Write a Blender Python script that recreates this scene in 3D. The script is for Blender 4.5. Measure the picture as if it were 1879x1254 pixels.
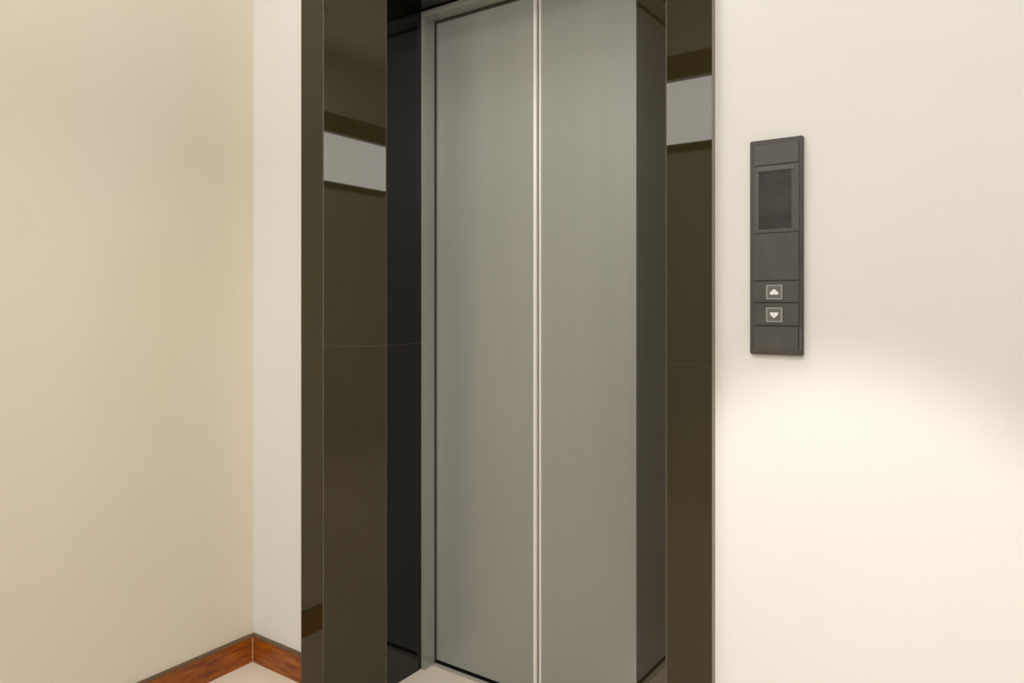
import bpy, bmesh, math, random
from mathutils import Vector, Matrix
random.seed(4)
for o in list(bpy.data.objects):
    bpy.data.objects.remove(o, do_unlink=True)
S = bpy.context.scene
C = S.collection

# ------------------------------------------------------------------ camera
# X runs along the elevator wall, Y into it, Z up; the camera is level and looks 34.8 deg to the left.
F_PX, YAW, HORIZON, EYE = 1324.33, 34.807, 558.66, 1.2134
cam_data = bpy.data.cameras.new('camera')
cam = bpy.data.objects.new('camera', cam_data)
C.objects.link(cam)
S.camera = cam
cam.location = (0, -1.5, EYE)
cam.rotation_euler = (math.radians(90), 0, math.radians(YAW))
cam_data.sensor_fit = 'HORIZONTAL'
cam_data.sensor_width = 36
cam_data.lens = 36 * F_PX / 1879
cam_data.shift_y = -(627 - HORIZON) / 1879
cam_data.clip_start = 0.02

# ------------------------------------------------------------------ world, lights, exposure
world = bpy.data.worlds.new('world')
S.world = world
world.use_nodes = True
world.node_tree.nodes['Background'].inputs[0].default_value = (0.9, 0.93, 1, 1)
world.node_tree.nodes['Background'].inputs[1].default_value = 0.0
S.view_settings.view_transform = 'Standard'
S.view_settings.look = 'None'
S.view_settings.exposure = 0.21
S.view_settings.gamma = 1
S.view_settings.use_curve_mapping = False

WINDOW_RADIANCE = 4.5
CEILING_WATTS = 11
FILL_PANEL_WATTS = 20
SPOT_WATTS = 130
FILL_SPOT_WATTS = 92

# ------------------------------------------------------------------ measured dimensions (metres)
WALL_Y = 0.02            # plaster face of the elevator wall; the granite band stands 2 cm proud of it (Y = 0)
LEFT_X = -2.132
RIGHT_X = 2.2
BACK_Y = -2.8
CEIL_Z = 3.25
XC, HW = -1.1919, 0.4269  # centre and half width of the opening between the granite reveals
SPLAY = 0.1355
BAND = 0.1034
TOP_Z = 2.190
JOINT_Z = 1.0836
FRAME_Y0, FRAME_Y1, FRAME_W = 0.2967, 0.349, 0.0161
DOOR_Y = 0.357
BASE_H, BASE_T = 0.0916, 0.012

# ------------------------------------------------------------------ materials
def new_mat(name, color, rough=0.5, metal=0.0, ior=1.45, spec=None):
    m = bpy.data.materials.new(name)
    m.use_nodes = True
    b = m.node_tree.nodes['Principled BSDF']
    b.inputs['Base Color'].default_value = (*color, 1)
    b.inputs['Roughness'].default_value = rough
    b.inputs['Metallic'].default_value = metal
    b.inputs['IOR'].default_value = ior
    if spec is not None:
        b.inputs['Specular IOR Level'].default_value = spec
    return m

def mottle(m, c1, c2, scale=(5, 5, 5), detail=3, lo=0.35, hi=0.65, bump=0.0, bump_scale=200.0, bump_dist=0.0005):
    """noise-driven colour between two tones, with optional fine bump, in object coordinates"""
    nt = m.node_tree
    b = nt.nodes['Principled BSDF']
    tc = nt.nodes.new('ShaderNodeTexCoord')
    mp = nt.nodes.new('ShaderNodeMapping')
    mp.inputs['Scale'].default_value = scale
    nz = nt.nodes.new('ShaderNodeTexNoise')
    nz.inputs['Scale'].default_value = 1
    nz.inputs['Detail'].default_value = detail
    cr = nt.nodes.new('ShaderNodeValToRGB')
    cr.color_ramp.elements[0].position = lo
    cr.color_ramp.elements[1].position = hi
    cr.color_ramp.elements[0].color = (*c1, 1)
    cr.color_ramp.elements[1].color = (*c2, 1)
    nt.links.new(tc.outputs['Object'], mp.inputs['Vector'])
    nt.links.new(mp.outputs['Vector'], nz.inputs['Vector'])
    nt.links.new(nz.outputs['Fac'], cr.inputs['Fac'])
    nt.links.new(cr.outputs['Color'], b.inputs['Base Color'])
    if bump:
        n2 = nt.nodes.new('ShaderNodeTexNoise')
        n2.inputs['Scale'].default_value = bump_scale
        n2.inputs['Detail'].default_value = 2
        bp = nt.nodes.new('ShaderNodeBump')
        bp.inputs['Strength'].default_value = bump
        bp.inputs['Distance'].default_value = bump_dist
        nt.links.new(tc.outputs['Object'], n2.inputs['Vector'])
        nt.links.new(n2.outputs['Fac'], bp.inputs['Height'])
        nt.links.new(bp.outputs['Normal'], b.inputs['Normal'])
    return m

M = {}
M['plaster'] = mottle(new_mat('white_wall_paint', (.8, .74, .64), .7, spec=.3),
                      (.805, .79, .76), (.835, .82, .79), (1.6, 1.6, 1.6), 3, .3, .7, .12, 60, .0008)
M['plaster_cream'] = mottle(new_mat('cream_wall_paint', (.8, .72, .56), .7, spec=.3),
                            (.72, .65, .495), (.76, .69, .60), (1.5, 1.5, .9), 2, .3, .7, .12, 60, .0008)
M['ceiling'] = new_mat('ceiling_paint', (.80, .80, .78), .8)
M['granite'] = mottle(new_mat('polished_dark_granite', (.021, .016, .0055), .02, ior=1.56),
                      (.0265, .0205, .0068), (.0285, .0220, .0078), (6, 6, 3), 2, .35, .65)
M['granite'].node_tree.nodes['Principled BSDF'].inputs['Specular Tint'].default_value = (1, .97, .88, 1)
M['granite_lining'] = mottle(new_mat('polished_black_granite', (.006, .0055, .004), .02, ior=1.48), (.0055, .005, .0037), (.0065, .006, .0045), (6, 6, 3), 2)  # darker granite for the reveals: their deep shade is painted in
M['granite_edge'] = new_mat('sawn_granite_edge', (.27, .235, .18), .45)
M['filler'] = new_mat('taupe_joint_filler', (.10, .088, .066), .35)
M['pink_filler'] = new_mat('pinkish_wood_filler', (.42, .27, .19), .5)
M['level_filler'] = new_mat('dark_level_joint_filler', (.05, .043, .028), .4)
M['sealant'] = new_mat('white_sealant', (.85, .80, .73), .5)
M['steel'] = mottle(new_mat('satin_grey_steel', (.33, .325, .275), .38, .25),
                    (.362, .376, .345), (.386, .398, .366), (14, 14, .8), 3, .3, .7, .05, 300, .0002)
M['frame_steel'] = new_mat('grey_frame_steel', (.42, .43, .39), .3, .35)
M['aluminium'] = new_mat('bright_aluminium_edge', (.97, .95, .90), .25, .1)
M['rubber'] = new_mat('black_rubber', (.012, .012, .010), .7)
M['seal'] = new_mat('dark_grey_door_seal', (.045, .043, .036), .6)
M['sill'] = mottle(new_mat('worn_sill_metal', (.42, .38, .33), .45, .3), (.58, .52, .46), (.64, .58, .51), (4, 60, 10), 2)
M['floor'] = mottle(new_mat('beige_floor_tile', (.62, .52, .40), .28), (.80, .70, .58), (.85, .75, .64), (3, 3, 3), 4, .3, .7)
M['dark_concrete'] = new_mat('dark_shaft_concrete', (.05, .05, .05), .9)
M['panel_body'] = mottle(new_mat('charcoal_panel_plastic', (.075, .068, .055), .42),
                         (.066, .060, .049), (.074, .068, .057), (30, 30, 30), 3, .3, .7)
M['panel_face'] = mottle(new_mat('grey_panel_face', (.095, .09, .078), .36),
                         (.072, .070, .062), (.088, .086, .078), (25, 25, 12), 3, .3, .7)
M['panel_lip'] = new_mat('grey_bezel_lip', (.105, .10, .09), .3)
M['screen'] = mottle(new_mat('black_display_glass', (.035, .033, .032), .12, ior=1.5),
                     (.03, .028, .027), (.055, .053, .05), (16, 16, 16), 2, .35, .65)
M['button'] = new_mat('grey_button_cap', (.15, .148, .135), .4)
M['button_ring'] = new_mat('pale_button_outline', (.33, .33, .30), .4)
M['arrow'] = new_mat('white_arrow_print', (.88, .88, .85), .5)
M['window_frame'] = new_mat('dark_window_frame', (.06, .058, .045), .5)

# red-brown varnished wood: stretched noise for the grain
wood = new_mat('varnished_wood', (.3, .09, .02), .28)
mottle(wood, (.165, .031, .004), (.41, .118, .009), (9, 9, 60), 5, .32, .68, .15, 140, .0004)
M['wood'] = wood
M['wood_top'] = new_mat('dark_wood_top_edge', (.13, .075, .035), .4)

pane_mat = bpy.data.materials.new('daylit_window_pane')
pane_mat.use_nodes = True
_b = pane_mat.node_tree.nodes['Principled BSDF']
_b.inputs['Base Color'].default_value = (.7, .7, .7, 1)
_b.inputs['Roughness'].default_value = .15
_b.inputs['Emission Color'].default_value = (1.0, .985, .98, 1)
_b.inputs['Emission Strength'].default_value = WINDOW_RADIANCE * .95
M['pane'] = pane_mat
lamp_mat = bpy.data.materials.new('lamp_diffuser')
lamp_mat.use_nodes = True
_b = lamp_mat.node_tree.nodes['Principled BSDF']
_b.inputs['Base Color'].default_value = (.9, .88, .82, 1)
_b.inputs['Emission Color'].default_value = (1, .86, .66, 1)
_b.inputs['Emission Strength'].default_value = 1.0
M['lamp'] = lamp_mat

# ------------------------------------------------------------------ mesh helpers
def hexa(bm, v):
    """v: 8 points, 0-3 one end, 4-7 the matching points of the other end"""
    vs = [bm.verts.new(p) for p in v]
    for f in ((0, 1, 2, 3), (7, 6, 5, 4), (0, 4, 5, 1), (1, 5, 6, 2), (2, 6, 7, 3), (3, 7, 4, 0)):
        bm.faces.new([vs[i] for i in f])

def box(bm, x0, x1, y0, y1, z0, z1):
    hexa(bm, [(x0, y0, z0), (x1, y0, z0), (x1, y1, z0), (x0, y1, z0),
              (x0, y0, z1), (x1, y0, z1), (x1, y1, z1), (x0, y1, z1)])

def prism(bm, poly, axis, a, b):
    """extrude a 2-D polygon along an axis: 'x' takes (y,z), 'y' takes (x,z), 'z' takes (x,y)"""
    def p3(p, t):
        return {'x': (t, p[0], p[1]), 'y': (p[0], t, p[1]), 'z': (p[0], p[1], t)}[axis]
    lo = [bm.verts.new(p3(p, a)) for p in poly]
    hi = [bm.verts.new(p3(p, b)) for p in poly]
    n = len(poly)
    bm.faces.new(lo)
    bm.faces.new(list(reversed(hi)))
    for i in range(n):
        j = (i + 1) % n
        bm.faces.new([lo[i], hi[i], hi[j], lo[j]])

def obj(name, bm, mat, parent=None, bevel=0.0, smooth=False, label=None, segs=2):
    bmesh.ops.recalc_face_normals(bm, faces=bm.faces[:])
    if bevel:
        bmesh.ops.bevel(bm, geom=bm.edges[:] , offset=bevel, segments=segs, affect='EDGES', clamp_overlap=True)
    me = bpy.data.meshes.new(name)
    bm.to_mesh(me)
    bm.free()
    if smooth:
        for p in me.polygons:
            p.use_smooth = True
    me.materials.append(M[mat])
    o = bpy.data.objects.new(name, me)
    C.objects.link(o)
    if parent:
        o.parent = parent
        o.matrix_parent_inverse = Matrix.Translation(-Vector(parent_world(parent)))
    if label:
        o['label'] = label
    return o

def parent_world(p):
    v = Vector(p.location)
    q = p.parent
    while q:
        if p.matrix_parent_inverse is not None:
            v = p.matrix_parent_inverse @ v
        v = v + Vector(q.location)
        p, q = q, q.parent
    return v

def thing(name, loc, label, cat, group=None, kind=None):
    o = bpy.data.objects.new(name, None)
    C.objects.link(o)
    o.location = loc
    o.empty_display_size = .05
    tag(o, label, cat, group, kind)
    return o

def tag(o, label=None, cat=None, group=None, kind=None):
    for k, v in (('label', label), ('category', cat), ('group', group), ('kind', kind)):
        if v:
            o[k] = v
    return o

def BM():
    return bmesh.new()

# ------------------------------------------------------------------ room shell
OUT_L = XC - HW - SPLAY - BAND          # outer edges of the granite band
OUT_R = XC + HW + SPLAY + BAND
OUT_T = TOP_Z + SPLAY + BAND
ROUGH_L, ROUGH_R, ROUGH_T = XC - HW - SPLAY - .03, XC + HW + SPLAY + .03, TOP_Z + SPLAY + .03   # rough opening in the wall

bm = BM()
box(bm, LEFT_X - .1, RIGHT_X + .1, BACK_Y - .1, .72, -.06, 0)
tag(obj('floor', bm, 'floor'), 'beige polished floor in front of the elevator', 'floor', kind='structure')

bm = BM()
box(bm, LEFT_X - .1, RIGHT_X + .1, BACK_Y - .1, .72, CEIL_Z, CEIL_Z + .06)
tag(obj('ceiling', bm, 'ceiling'), 'plain pale ceiling over the lobby', 'ceiling', kind='structure')

bm = BM()                               # elevator wall: one slab with the rough opening cut out
prism(bm, [(LEFT_X, 0), (ROUGH_L, 0), (ROUGH_L, ROUGH_T), (ROUGH_R, ROUGH_T), (ROUGH_R, 0),
           (RIGHT_X, 0), (RIGHT_X, CEIL_Z), (LEFT_X, CEIL_Z)], 'y', WALL_Y, WALL_Y + .10)
tag(obj('wall_front', bm, 'plaster'), 'bright off-white wall around the elevator with the call panel on it', 'wall', kind='structure')

bm = BM()
box(bm, LEFT_X - .1, LEFT_X, BACK_Y - .1, .72, 0, CEIL_Z)
tag(obj('wall_left', bm, 'plaster_cream'), 'plain cream side wall at the left of the elevator', 'wall', kind='structure')
bm = BM()
box(bm, RIGHT_X, RIGHT_X + .1, BACK_Y - .1, .72, 0, CEIL_Z)
tag(obj('wall_right', bm, 'plaster'), 'cream side wall at the far right end', 'wall', kind='structure')
bm = BM()
box(bm, LEFT_X, RIGHT_X, .62, .72, 0, CEIL_Z)
tag(obj('wall_shaft', bm, 'dark_concrete'), 'dark shaft wall hidden behind the elevator doors', 'wall', kind='structure')

# opposite wall with the ribbon window that the granite mirrors
WZ0, WZ1 = 2.215, 2.622
FZ0, FZ1 = 2.165, 2.775
WX0, WX1 = -2.05, 2.1
bm = BM()
prism(bm, [(LEFT_X, 0), (RIGHT_X, 0), (RIGHT_X, FZ0), (LEFT_X, FZ0)], 'y', BACK_Y - .1, BACK_Y)
prism(bm, [(LEFT_X, FZ1), (RIGHT_X, FZ1), (RIGHT_X, CEIL_Z), (LEFT_X, CEIL_Z)], 'y', BACK_Y - .1, BACK_Y)
prism(bm, [(LEFT_X, FZ0), (WX0, FZ0), (WX0, FZ1), (LEFT_X, FZ1)], 'y', BACK_Y - .1, BACK_Y)
prism(bm, [(WX1, FZ0), (RIGHT_X, FZ0), (RIGHT_X, FZ1), (WX1, FZ1)], 'y', BACK_Y - .1, BACK_Y)
tag(obj('wall_opposite', bm, 'plaster'), 'cream wall facing the elevator below a ribbon window', 'wall', kind='structure')
win = thing('window_1', (0, BACK_Y, FZ0), 'high ribbon window with dark frame mirrored in the polished granite', 'window', kind='structure')
for z0, z1, nm in ((FZ0, WZ0, 'frame_rail'), (WZ1, FZ1, 'frame_rail')):
    bm = BM()
    box(bm, WX0, WX1, BACK_Y - .08, BACK_Y + .01, z0, z1)
    obj(nm, bm, 'window_frame', win)
MULL = [WX0 + .025, -1.2, -.35, .5, 1.58, WX1 - .025]
for x in MULL:
    bm = BM()
    box(bm, x - .025, x + .025, BACK_Y - .08, BACK_Y + .008, WZ0, WZ1)
    obj('mullion', bm, 'window_frame', win)
for i in range(len(MULL) - 1):
    bm = BM()
    box(bm, MULL[i] + .025, MULL[i + 1] - .025, BACK_Y - .05, BACK_Y - .044, WZ0, WZ1)
    obj('pane', bm, 'pane', win)

# ceiling lamps out of view: panel and aimed spotlight, plus an added fill of each
def area_lamp(name, x, y, sx, sy, watts, color, label):
    t = thing(name, (x, y, CEIL_Z), label, 'ceiling light')
    bm = BM()
    w = .03
    for a in ((x - sx / 2 - w, x + sx / 2 + w, y - sy / 2 - w, y - sy / 2), (x - sx / 2 - w, x + sx / 2 + w, y + sy / 2, y + sy / 2 + w),
              (x - sx / 2 - w, x - sx / 2, y - sy / 2, y + sy / 2), (x + sx / 2, x + sx / 2 + w, y - sy / 2, y + sy / 2)):
        box(bm, *a, CEIL_Z - .04, CEIL_Z)
    obj('frame', bm, 'ceiling', t)
    bm = BM()
    box(bm, x - sx / 2, x + sx / 2, y - sy / 2, y + sy / 2, CEIL_Z - .02, CEIL_Z)
    obj('diffuser', bm, 'lamp', t)
    d = bpy.data.lights.new('panel_light', 'AREA')
    d.shape = 'RECTANGLE'
    d.size, d.size_y = sx, sy
    d.energy = watts
    d.color = color
    l = bpy.data.objects.new('panel_light', d)
    C.objects.link(l)
    l.location = (x, y, CEIL_Z - .03)
    return t

area_lamp('ceiling_panel_light', -1.05, -.72, .7, .4, CEILING_WATTS, (1, .995, .97), 'ceiling panel light closest to the cream left wall')
area_lamp('ceiling_panel_light', -.2, -2.35, .6, .4, FILL_PANEL_WATTS, (1, .98, .94), 'ceiling panel light close to the ribbon window')  # added to brighten the opposite wall and its reflection in the granite

def spot_lamp(name, pos, target, watts, size_deg, blend, color, radius, label):
    t = thing(name, (pos[0], pos[1], CEIL_Z), label, 'spotlight')
    p, q = Vector(pos), Vector(target)
    d = (q - p).normalized()
    bm = BM()
    r = bmesh.ops.create_cone(bm, cap_ends=True, segments=24, radius1=.045, radius2=.035, depth=.10)
    mat = d.to_track_quat('-Z', 'Y').to_matrix().to_4x4()
    bmesh.ops.transform(bm, matrix=Matrix.Translation(p - d * .07) @ mat, verts=bm.verts[:])
    obj('lamp_head', bm, 'ceiling', t)
    bm = BM()
    box(bm, pos[0] - .012, pos[0] + .012, pos[1] - .012, pos[1] + .012, pos[2] + .02, CEIL_Z)
    obj('stem', bm, 'ceiling', t)
    L = bpy.data.lights.new('spot_light', 'SPOT')
    L.energy = watts
    L.spot_size = math.radians(size_deg)
    L.spot_blend = blend
    L.shadow_soft_size = radius
    L.color = color
    l = bpy.data.objects.new('spot_light', L)
    C.objects.link(l)
    l.location = p
    l.rotation_euler = d.to_track_quat('-Z', 'Y').to_euler()

spot_lamp('ceiling_spotlight', (-.42, -1.75, 2.80), (-.23, WALL_Y, .14), SPOT_WATTS, 27.5, .42, (1, .985, .95), .03,
          'small ceiling spotlight aimed at the wall beside the elevator')

spot_lamp('ceiling_spotlight', (.6, -1.7, 2.80), (LEFT_X, -.40, .55), FILL_SPOT_WATTS, 38, 1.0, (1, .97, .93), .05,  # added fill to brighten the left wall, no such fixture known
          'small ceiling spotlight aimed at the cream left wall')

# ------------------------------------------------------------------ baseboards
def baseboard(name, poly_axis, a, b, sign, label):
    """profile with a rounded-over top; poly in (depth from wall, z)"""
    prof = [(0, 0), (BASE_T, 0), (BASE_T, BASE_H - .007), (BASE_T - .002, BASE_H - .003), (BASE_T - .006, BASE_H - .0005), (0, BASE_H)]
    bm = BM()
    if poly_axis == 'x':
        prism(bm, [(WALL_Y - d, z) for d, z in prof], 'x', a, b)
    else:
        prism(bm, [(LEFT_X + d, z) for d, z in [(p[0], p[1]) for p in prof]], 'y', a, b)
    o = obj(name, bm, 'wood')
    tag(o, label, 'baseboard', kind='structure')
    cap = [(0, BASE_H + .0003), (BASE_T - .006, BASE_H - .0002), (BASE_T - .002, BASE_H - .0027), (BASE_T + .0002, BASE_H - .0068),
           (BASE_T + .0004, BASE_H - .0060), (BASE_T - .0014, BASE_H - .002), (BASE_T - .0055, BASE_H + .0005), (0, BASE_H + .001)]
    bm = BM()
    if poly_axis == 'x':
        prism(bm, [(WALL_Y - d, z) for d, z in cap], 'x', a, b)
    else:
        prism(bm, [(LEFT_X + d, z) for d, z in cap], 'y', a, b)
    obj('top_edge', bm, 'wood_top', o, label='darker dusty top edge')  # thin strip in a darker brown along the top
    return o

bb = baseboard('baseboard_left', 'y', BACK_Y, WALL_Y - BASE_T - .0015, 1, 'reddish brown wooden baseboard along the cream left wall')
bf = baseboard('baseboard_front', 'x', LEFT_X + .0015, OUT_L - .0015, 1, 'short orange-brown wooden baseboard between the corner and the granite surround')
baseboard('baseboard_front', 'x', OUT_R + .0015, RIGHT_X, 1, 'wooden baseboard below the call panel wall')
# pale filler bead in the corner where the two boards meet
bm = BM()
x0, y0 = LEFT_X + BASE_T, WALL_Y - BASE_T
prism(bm, [(x0 - .001, y0 + .001), (x0 + .0026, y0), (x0, y0 - .0026)], 'z', 0.001, BASE_H - .008)
obj('corner_filler', bm, 'pink_filler', bb, label='pale filler bead in the baseboard corner')

# ------------------------------------------------------------------ granite surround
sur = thing('granite_surround', (XC, 0, 0), 'polished dark olive granite surround with splayed sides framing the elevator', 'elevator surround')
T = .02
# path in (u, Y): u is the distance outward from the reveal
FR = [(SPLAY + BAND, 0.0), (SPLAY, 0.0), (0.0, SPLAY + .0013), (0.0, FRAME_Y1)]
def offset_path(path, t):
    n = len(path)
    ds = [(Vector(path[i + 1]) - Vector(path[i])).normalized() for i in range(n - 1)]
    ns = [Vector((-d.y, d.x)) if False else Vector((d.y * -1, d.x)) for d in ds]
    out = []
    for i in range(n):
        if i == 0:
            o = ns[0] * t
        elif i == n - 1:
            o = ns[-1] * t
        else:
            m = (ns[i - 1] + ns[i]).normalized()
            o = m * (t / m.dot(ns[i]))
        out.append(Vector(path[i]) + o)
    return out
# the stone lies behind its face: outward u and deeper Y
test = offset_path(FR, T)
if test[0].y < 0:
    test = offset_path(FR, -T)
BK = test
GAP = .0019
def seg(i):
    f0, f1 = Vector(FR[i]), Vector(FR[i + 1])
    b0, b1 = BK[i].copy(), BK[i + 1].copy()
    d = (f1 - f0).normalized()
    if i > 0:
        f0 = f0 + d * GAP; b0 = b0 + d * GAP
    if i < 2:
        f1 = f1 - d * GAP; b1 = b1 - d * GAP
    return [f0, f1, b1, b0]

for side in (-1, 1):
    X = lambda u: XC + side * (HW + u)
    for i in range(3):
        q = seg(i)
        for zlo, zhi in ((0.0, JOINT_Z - .0014), (JOINT_Z + .0014, None)):
            bm = BM()
            lo = [(X(p.x), p.y, zlo) for p in q]
            hi = [(X(p.x), p.y, zhi if zhi else TOP_Z + max(p.x, 0) - (.001 if i == 2 else 0)) for p in q]
            if i == 2 and not zhi:
                hi = [(x, y, TOP_Z - .001) for x, y, z in hi]
            hexa(bm, lo + hi)
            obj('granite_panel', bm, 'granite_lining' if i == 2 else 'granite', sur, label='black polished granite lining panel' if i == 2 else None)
        # filler in the level joint
        bm = BM()
        d = (q[1] - q[0]).normalized()
        nrm = (q[3] - q[0]); 
        e = nrm.normalized() * .0006
        hexa(bm, [(X((p + e).x) if k < 2 else X(p.x), (p + e).y if k < 2 else p.y, JOINT_Z - .0014) for k, p in enumerate(q)] +
                 [(X((p + e).x) if k < 2 else X(p.x), (p + e).y if k < 2 else p.y, JOINT_Z + .0014) for k, p in enumerate(q)])
        obj('joint_filler', bm, 'level_filler', sur)
    # filler bead along the two vertical arrises
    for i in (1, 2):
        pr = Vector(FR[i]) - (Vector(FR[i]) - Vector(FR[i - 1])).normalized() * GAP
        nx = Vector(FR[i]) + (Vector(FR[i + 1]) - Vector(FR[i])).normalized() * GAP
        inner = BK[i] + (Vector(FR[i]) - BK[i]) * .3
        zt = TOP_Z + FR[i][0] - .002
        bm = BM()
        prism(bm, [(X(pr.x), pr.y), (X(nx.x), nx.y), (X(inner.x), inner.y)], 'z', 0, zt)
        obj('corner_filler', bm, 'filler', sur)
    # paler edge, and a white bead put in as a bright halo, along the outer edge
    xo = X(SPLAY + BAND)
    bm = BM()
    box(bm, min(xo, xo + side * .0012), max(xo, xo + side * .0012), .0006, WALL_Y, 0, OUT_T)
    obj('edge_strip', bm, 'granite_edge', sur, label='paler unpolished edge of the granite band')
    bm = BM()
    xa = xo + side * .0012
    prism(bm, [(xa, WALL_Y), (xa, WALL_Y - .003), (xa + side * .003, WALL_Y)], 'z', BASE_H + .001, OUT_T)
    obj('sealant_bead', bm, 'sealant', sur)
# header panels
for i in range(3):
    q = seg(i)
    bm = BM()
    inset = .0012
    L_ = [(XC - HW - max(p.x, 0) + (inset if i < 2 else 0), p.y, TOP_Z + p.x) for p in q]
    R_ = [(XC + HW + max(p.x, 0) - (inset if i < 2 else 0), p.y, TOP_Z + p.x) for p in q]
    hexa(bm, L_ + R_)
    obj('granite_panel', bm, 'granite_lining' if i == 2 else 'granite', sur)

# ------------------------------------------------------------------ steel landing frame
XI0, XI1 = XC - HW, XC + HW
frm = thing('elevator_door_frame', (XC, FRAME_Y0, 0), 'thin grey steel door frame set inside the granite reveals', 'door frame')
HEAD_Z = 2.186
SOFF_Z = HEAD_Z - .0195
for xa, xb in ((XI0 + .0008, XI0 + FRAME_W), (XI1 - FRAME_W, XI1 - .0008)):
    bm = BM()
    box(bm, xa, xb, FRAME_Y0, FRAME_Y1, 0, SOFF_Z)
    obj('jamb', bm, 'frame_steel', frm, bevel=.0012)
bm = BM()
box(bm, XI0 + .0008, XI1 - .0008, FRAME_Y0, FRAME_Y1, SOFF_Z, HEAD_Z)
obj('head', bm, 'frame_steel', frm, bevel=.0012)
for xa, xb in ((XI0 + .001, XI0 + FRAME_W + .003), (XI1 - FRAME_W - .003, XI1 - .001)):
    bm = BM()
    box(bm, xa, xb, FRAME_Y1, DOOR_Y - .0037, .004, SOFF_Z - .006)
    obj('door_seal', bm, 'seal', frm)  # dark strip standing in for the shaded gap between frame and door
bm = BM()
box(bm, XI0 + .001, XI1 - .001, FRAME_Y1, DOOR_Y - .0037, SOFF_Z - .006, HEAD_Z)
obj('door_seal', bm, 'seal', frm)
bm = BM()
box(bm, XI0 + FRAME_W + .001, XI1 - FRAME_W - .001, .335, .3525, 0.0, .003)
sill = obj('sill', bm, 'sill', frm, label='worn metal sill flush with the floor')

bm = BM()
box(bm, XI0 + .001, XI1 - .001, .3530, .3990, 0.0, .0025)  # black strip put in to darken the gap below the doors
tag(obj('trim_1', bm, 'rubber'), 'dark guide track under the elevator doors', 'door track', kind='structure')

# ------------------------------------------------------------------ sliding doors
def door(side, label):
    xe = XC - .0075 if side < 0 else XC + .0005        # leading edge
    xo_ = XI0 - .045 if side < 0 else XI1 + .045
    t = thing('elevator_door', ((xe + xo_) / 2, DOOR_Y, .010), label, 'elevator door', 'pair of sliding elevator doors')
    ew = .0135 if side < 0 else .0100
    xa = xe + side * ew
    bm = BM()
    box(bm, min(xa, xo_), max(xa, xo_), DOOR_Y, DOOR_Y + .03, .0125, HEAD_Z + .06)
    obj('door_panel', bm, 'steel', t)
    # bright leading edge: a shallow rounded profile standing a little proud
    pts = []
    n = 8
    for k in range(n + 1):
        a = math.pi * k / n
        pts.append((xe + side * ew / 2 + math.cos(a) * ew / 2 * (1), DOOR_Y + .003 - math.sin(a) * .0065))
    pts = pts + [(min(xe, xa), DOOR_Y + .03), (max(xe, xa), DOOR_Y + .03)]
    bm = BM()
    prism(bm, pts, 'z', .0125, HEAD_Z + .06)
    o = obj('edge_profile', bm, 'aluminium', t, smooth=False, label='bright aluminium edge profile')
    return t
door(-1, 'left grey steel elevator door leaf with bright vertical edge')
door(1, 'right grey steel elevator door leaf with bright vertical edge')
# soft stop strip closing the slit between the leaves
bm = BM()
box(bm, XC - .0073, XC + .0003, DOOR_Y + .008, DOOR_Y + .028, .011, HEAD_Z + .06)
d0 = [o for o in C.objects if o.name.startswith('elevator_door') and o.type == 'EMPTY' and 'leaf' in o['label'] and o['label'].startswith('left')][0]
M['stop'] = new_mat('brown_rubber_stop', (.20, .17, .13), .6)
obj('rubber_stop', bm, 'stop', d0)

# ------------------------------------------------------------------ call panel
PX0, PX1, PZ0, PZ1 = -.4485, -.3444, 1.1108, 1.5499
PW, PH = PX1 - PX0, PZ1 - PZ0
PF = WALL_Y - .012        # front of the housing
pan = thing('elevator_call_panel', ((PX0 + PX1) / 2, WALL_Y, PZ0),
            'tall dark grey elevator call panel with small screen and two arrow buttons', 'call panel')
def PXu(u): return PX0 + u * PW
def PZv(v): return PZ1 - v * PH
bm = BM()
box(bm, PX0, PX1, PF, WALL_Y, PZ0, PZ1)
obj('housing', bm, 'panel_body', pan, bevel=.0016)

def chamfered_plate(bm, u0, u1, v0, v1, y_back, y_front, ch, lo_ch=None):
    """plate whose front is smaller than its back by ch on every side"""
    xa, xb, za, zb = PXu(u0), PXu(u1), PZv(v1), PZv(v0)
    c = ch
    lc = ch if lo_ch is None else lo_ch
    hexa(bm, [(xa, y_back, za), (xb, y_back, za), (xb, y_back, zb), (xa, y_back, zb),
              (xa + c, y_front, za + lc), (xb - c, y_front, za + lc), (xb - c, y_front, zb - c), (xa + c, y_front, zb - c)])

UA, UB = .075, .935
# face sections, top to bottom
def ring(bm, u0, u1, v0, v1, iu0, iu1, iv0, iv1, y0, y1):
    for a in ((u0, u1, v0, iv0), (u0, u1, iv1, v1), (u0, iu0, iv0, iv1), (iu1, u1, iv0, iv1)):
        xa, xb, za, zb = PXu(a[0]), PXu(a[1]), PZv(a[3]), PZv(a[2])
        box(bm, xa, xb, y1, y0, za, zb)

YF = PF - .0028
bm = BM()
chamfered_plate(bm, UA, UB, .022, .121, PF, YF, .0012)
obj('face_section', bm, 'panel_face', pan)
bm = BM()                                                    # bezel: four bars around the display opening
ring(bm, UA, UB, .122, .434, .186, .80, .150, .418, PF, YF + .0004)
dsp = obj('display_bezel', bm, 'panel_face', pan)
bm = BM()
box(bm, PXu(.13), PXu(.86), YF - .0012, YF + .0006, PZv(.148), PZv(.128))
obj('bezel_lip', bm, 'panel_lip', dsp, bevel=.0006)
bm = BM()
box(bm, PXu(.125), PXu(.172), YF - .0002, YF + .0006, PZv(.425), PZv(.15))
obj('bezel_lip', bm, 'panel_lip', dsp, bevel=.0003)
bm = BM()
box(bm, PXu(.186), PXu(.80), PF - .0008, PF, PZv(.418), PZv(.150))
obj('display_screen', bm, 'screen', pan, label='dark glass display screen, switched off')
bm = BM()
chamfered_plate(bm, UA, UB, .4355, .6563, PF, YF, .0008)
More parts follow.
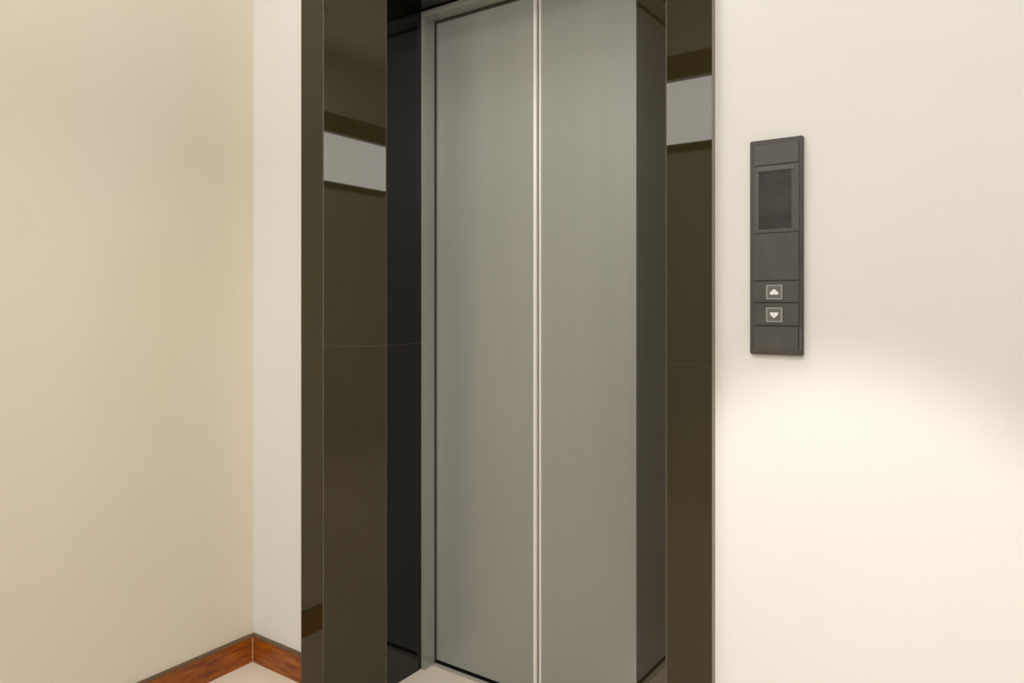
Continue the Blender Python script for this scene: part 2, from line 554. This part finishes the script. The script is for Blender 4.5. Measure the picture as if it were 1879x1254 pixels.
obj('face_section', bm, 'panel_face', pan)
btn = []
for v0, v1 in ((.6575, .7583), (.7595, .8652)):
    bm = BM()
    chamfered_plate(bm, UA, UB, v0, v1, PF, YF, .0008)
    btn.append(obj('button_section', bm, 'panel_face', pan))
bm = BM()
chamfered_plate(bm, UA, UB, .8664, .985, PF, YF, .0016, .009)
obj('face_section', bm, 'panel_face', pan)
def button(sec, v0, v1, up):
    u0, u1 = .325, .635
    xa, xb, za, zb = PXu(u0), PXu(u1), PZv(v1), PZv(v0)
    w = .0032
    yf = YF - .0022
    cap = BM()
    box(cap, xa + w, xb - w, yf + .0004, YF, za + w * .8, zb - w * .8)
    b = obj('call_button', cap, 'button', pan, label='small square %s arrow call button' % ('up' if up else 'down'))
    r = BM()
    for q in ((xa, xb, za, za + w * .8), (xa, xb, zb - w * .8, zb), (xa, xa + w, za + w * .8, zb - w * .8), (xb - w, xb, za + w * .8, zb - w * .8)):
        box(r, q[0], q[1], yf, YF, q[2], q[3])
    obj('button_outline', r, 'button_ring', b)
    cx, cz = (xa + xb) / 2, (za + zb) / 2
    h = (xb - xa) * .265
    pts = [(0, .72), (.22, .60), (.92, -.06), (1.0, -.28), (.92, -.54), (.72, -.64), (.36, -.62), (0, -.56),
           (-.36, -.62), (-.72, -.64), (-.92, -.54), (-1.0, -.28), (-.92, -.06), (-.22, .60)]
    if not up:
        pts = [(0, -.78), (.22, -.66), (.92, .10), (1.02, .34), (.94, .54), (.7, .60), (.3, .58), (0, .54),
               (-.3, .58), (-.7, .60), (-.94, .54), (-1.02, .34), (-.92, .10), (-.22, -.66)]
    a = BM()
    prism(a, [(cx + p[0] * h, cz + p[1] * h) for p in pts], 'y', yf - .0004, YF - .001)
    obj('arrow_mark', a, 'arrow', b)
button(btn[0], .676, .744, True)
button(btn[1], .781, .849, False)
# small notch beside the lower cover
bm = BM()
box(bm, PXu(.94), PXu(.985), PF - .0018, PF, PZv(.975), PZv(.868))
obj('cover_latch', bm, 'panel_lip', pan, bevel=.0006)
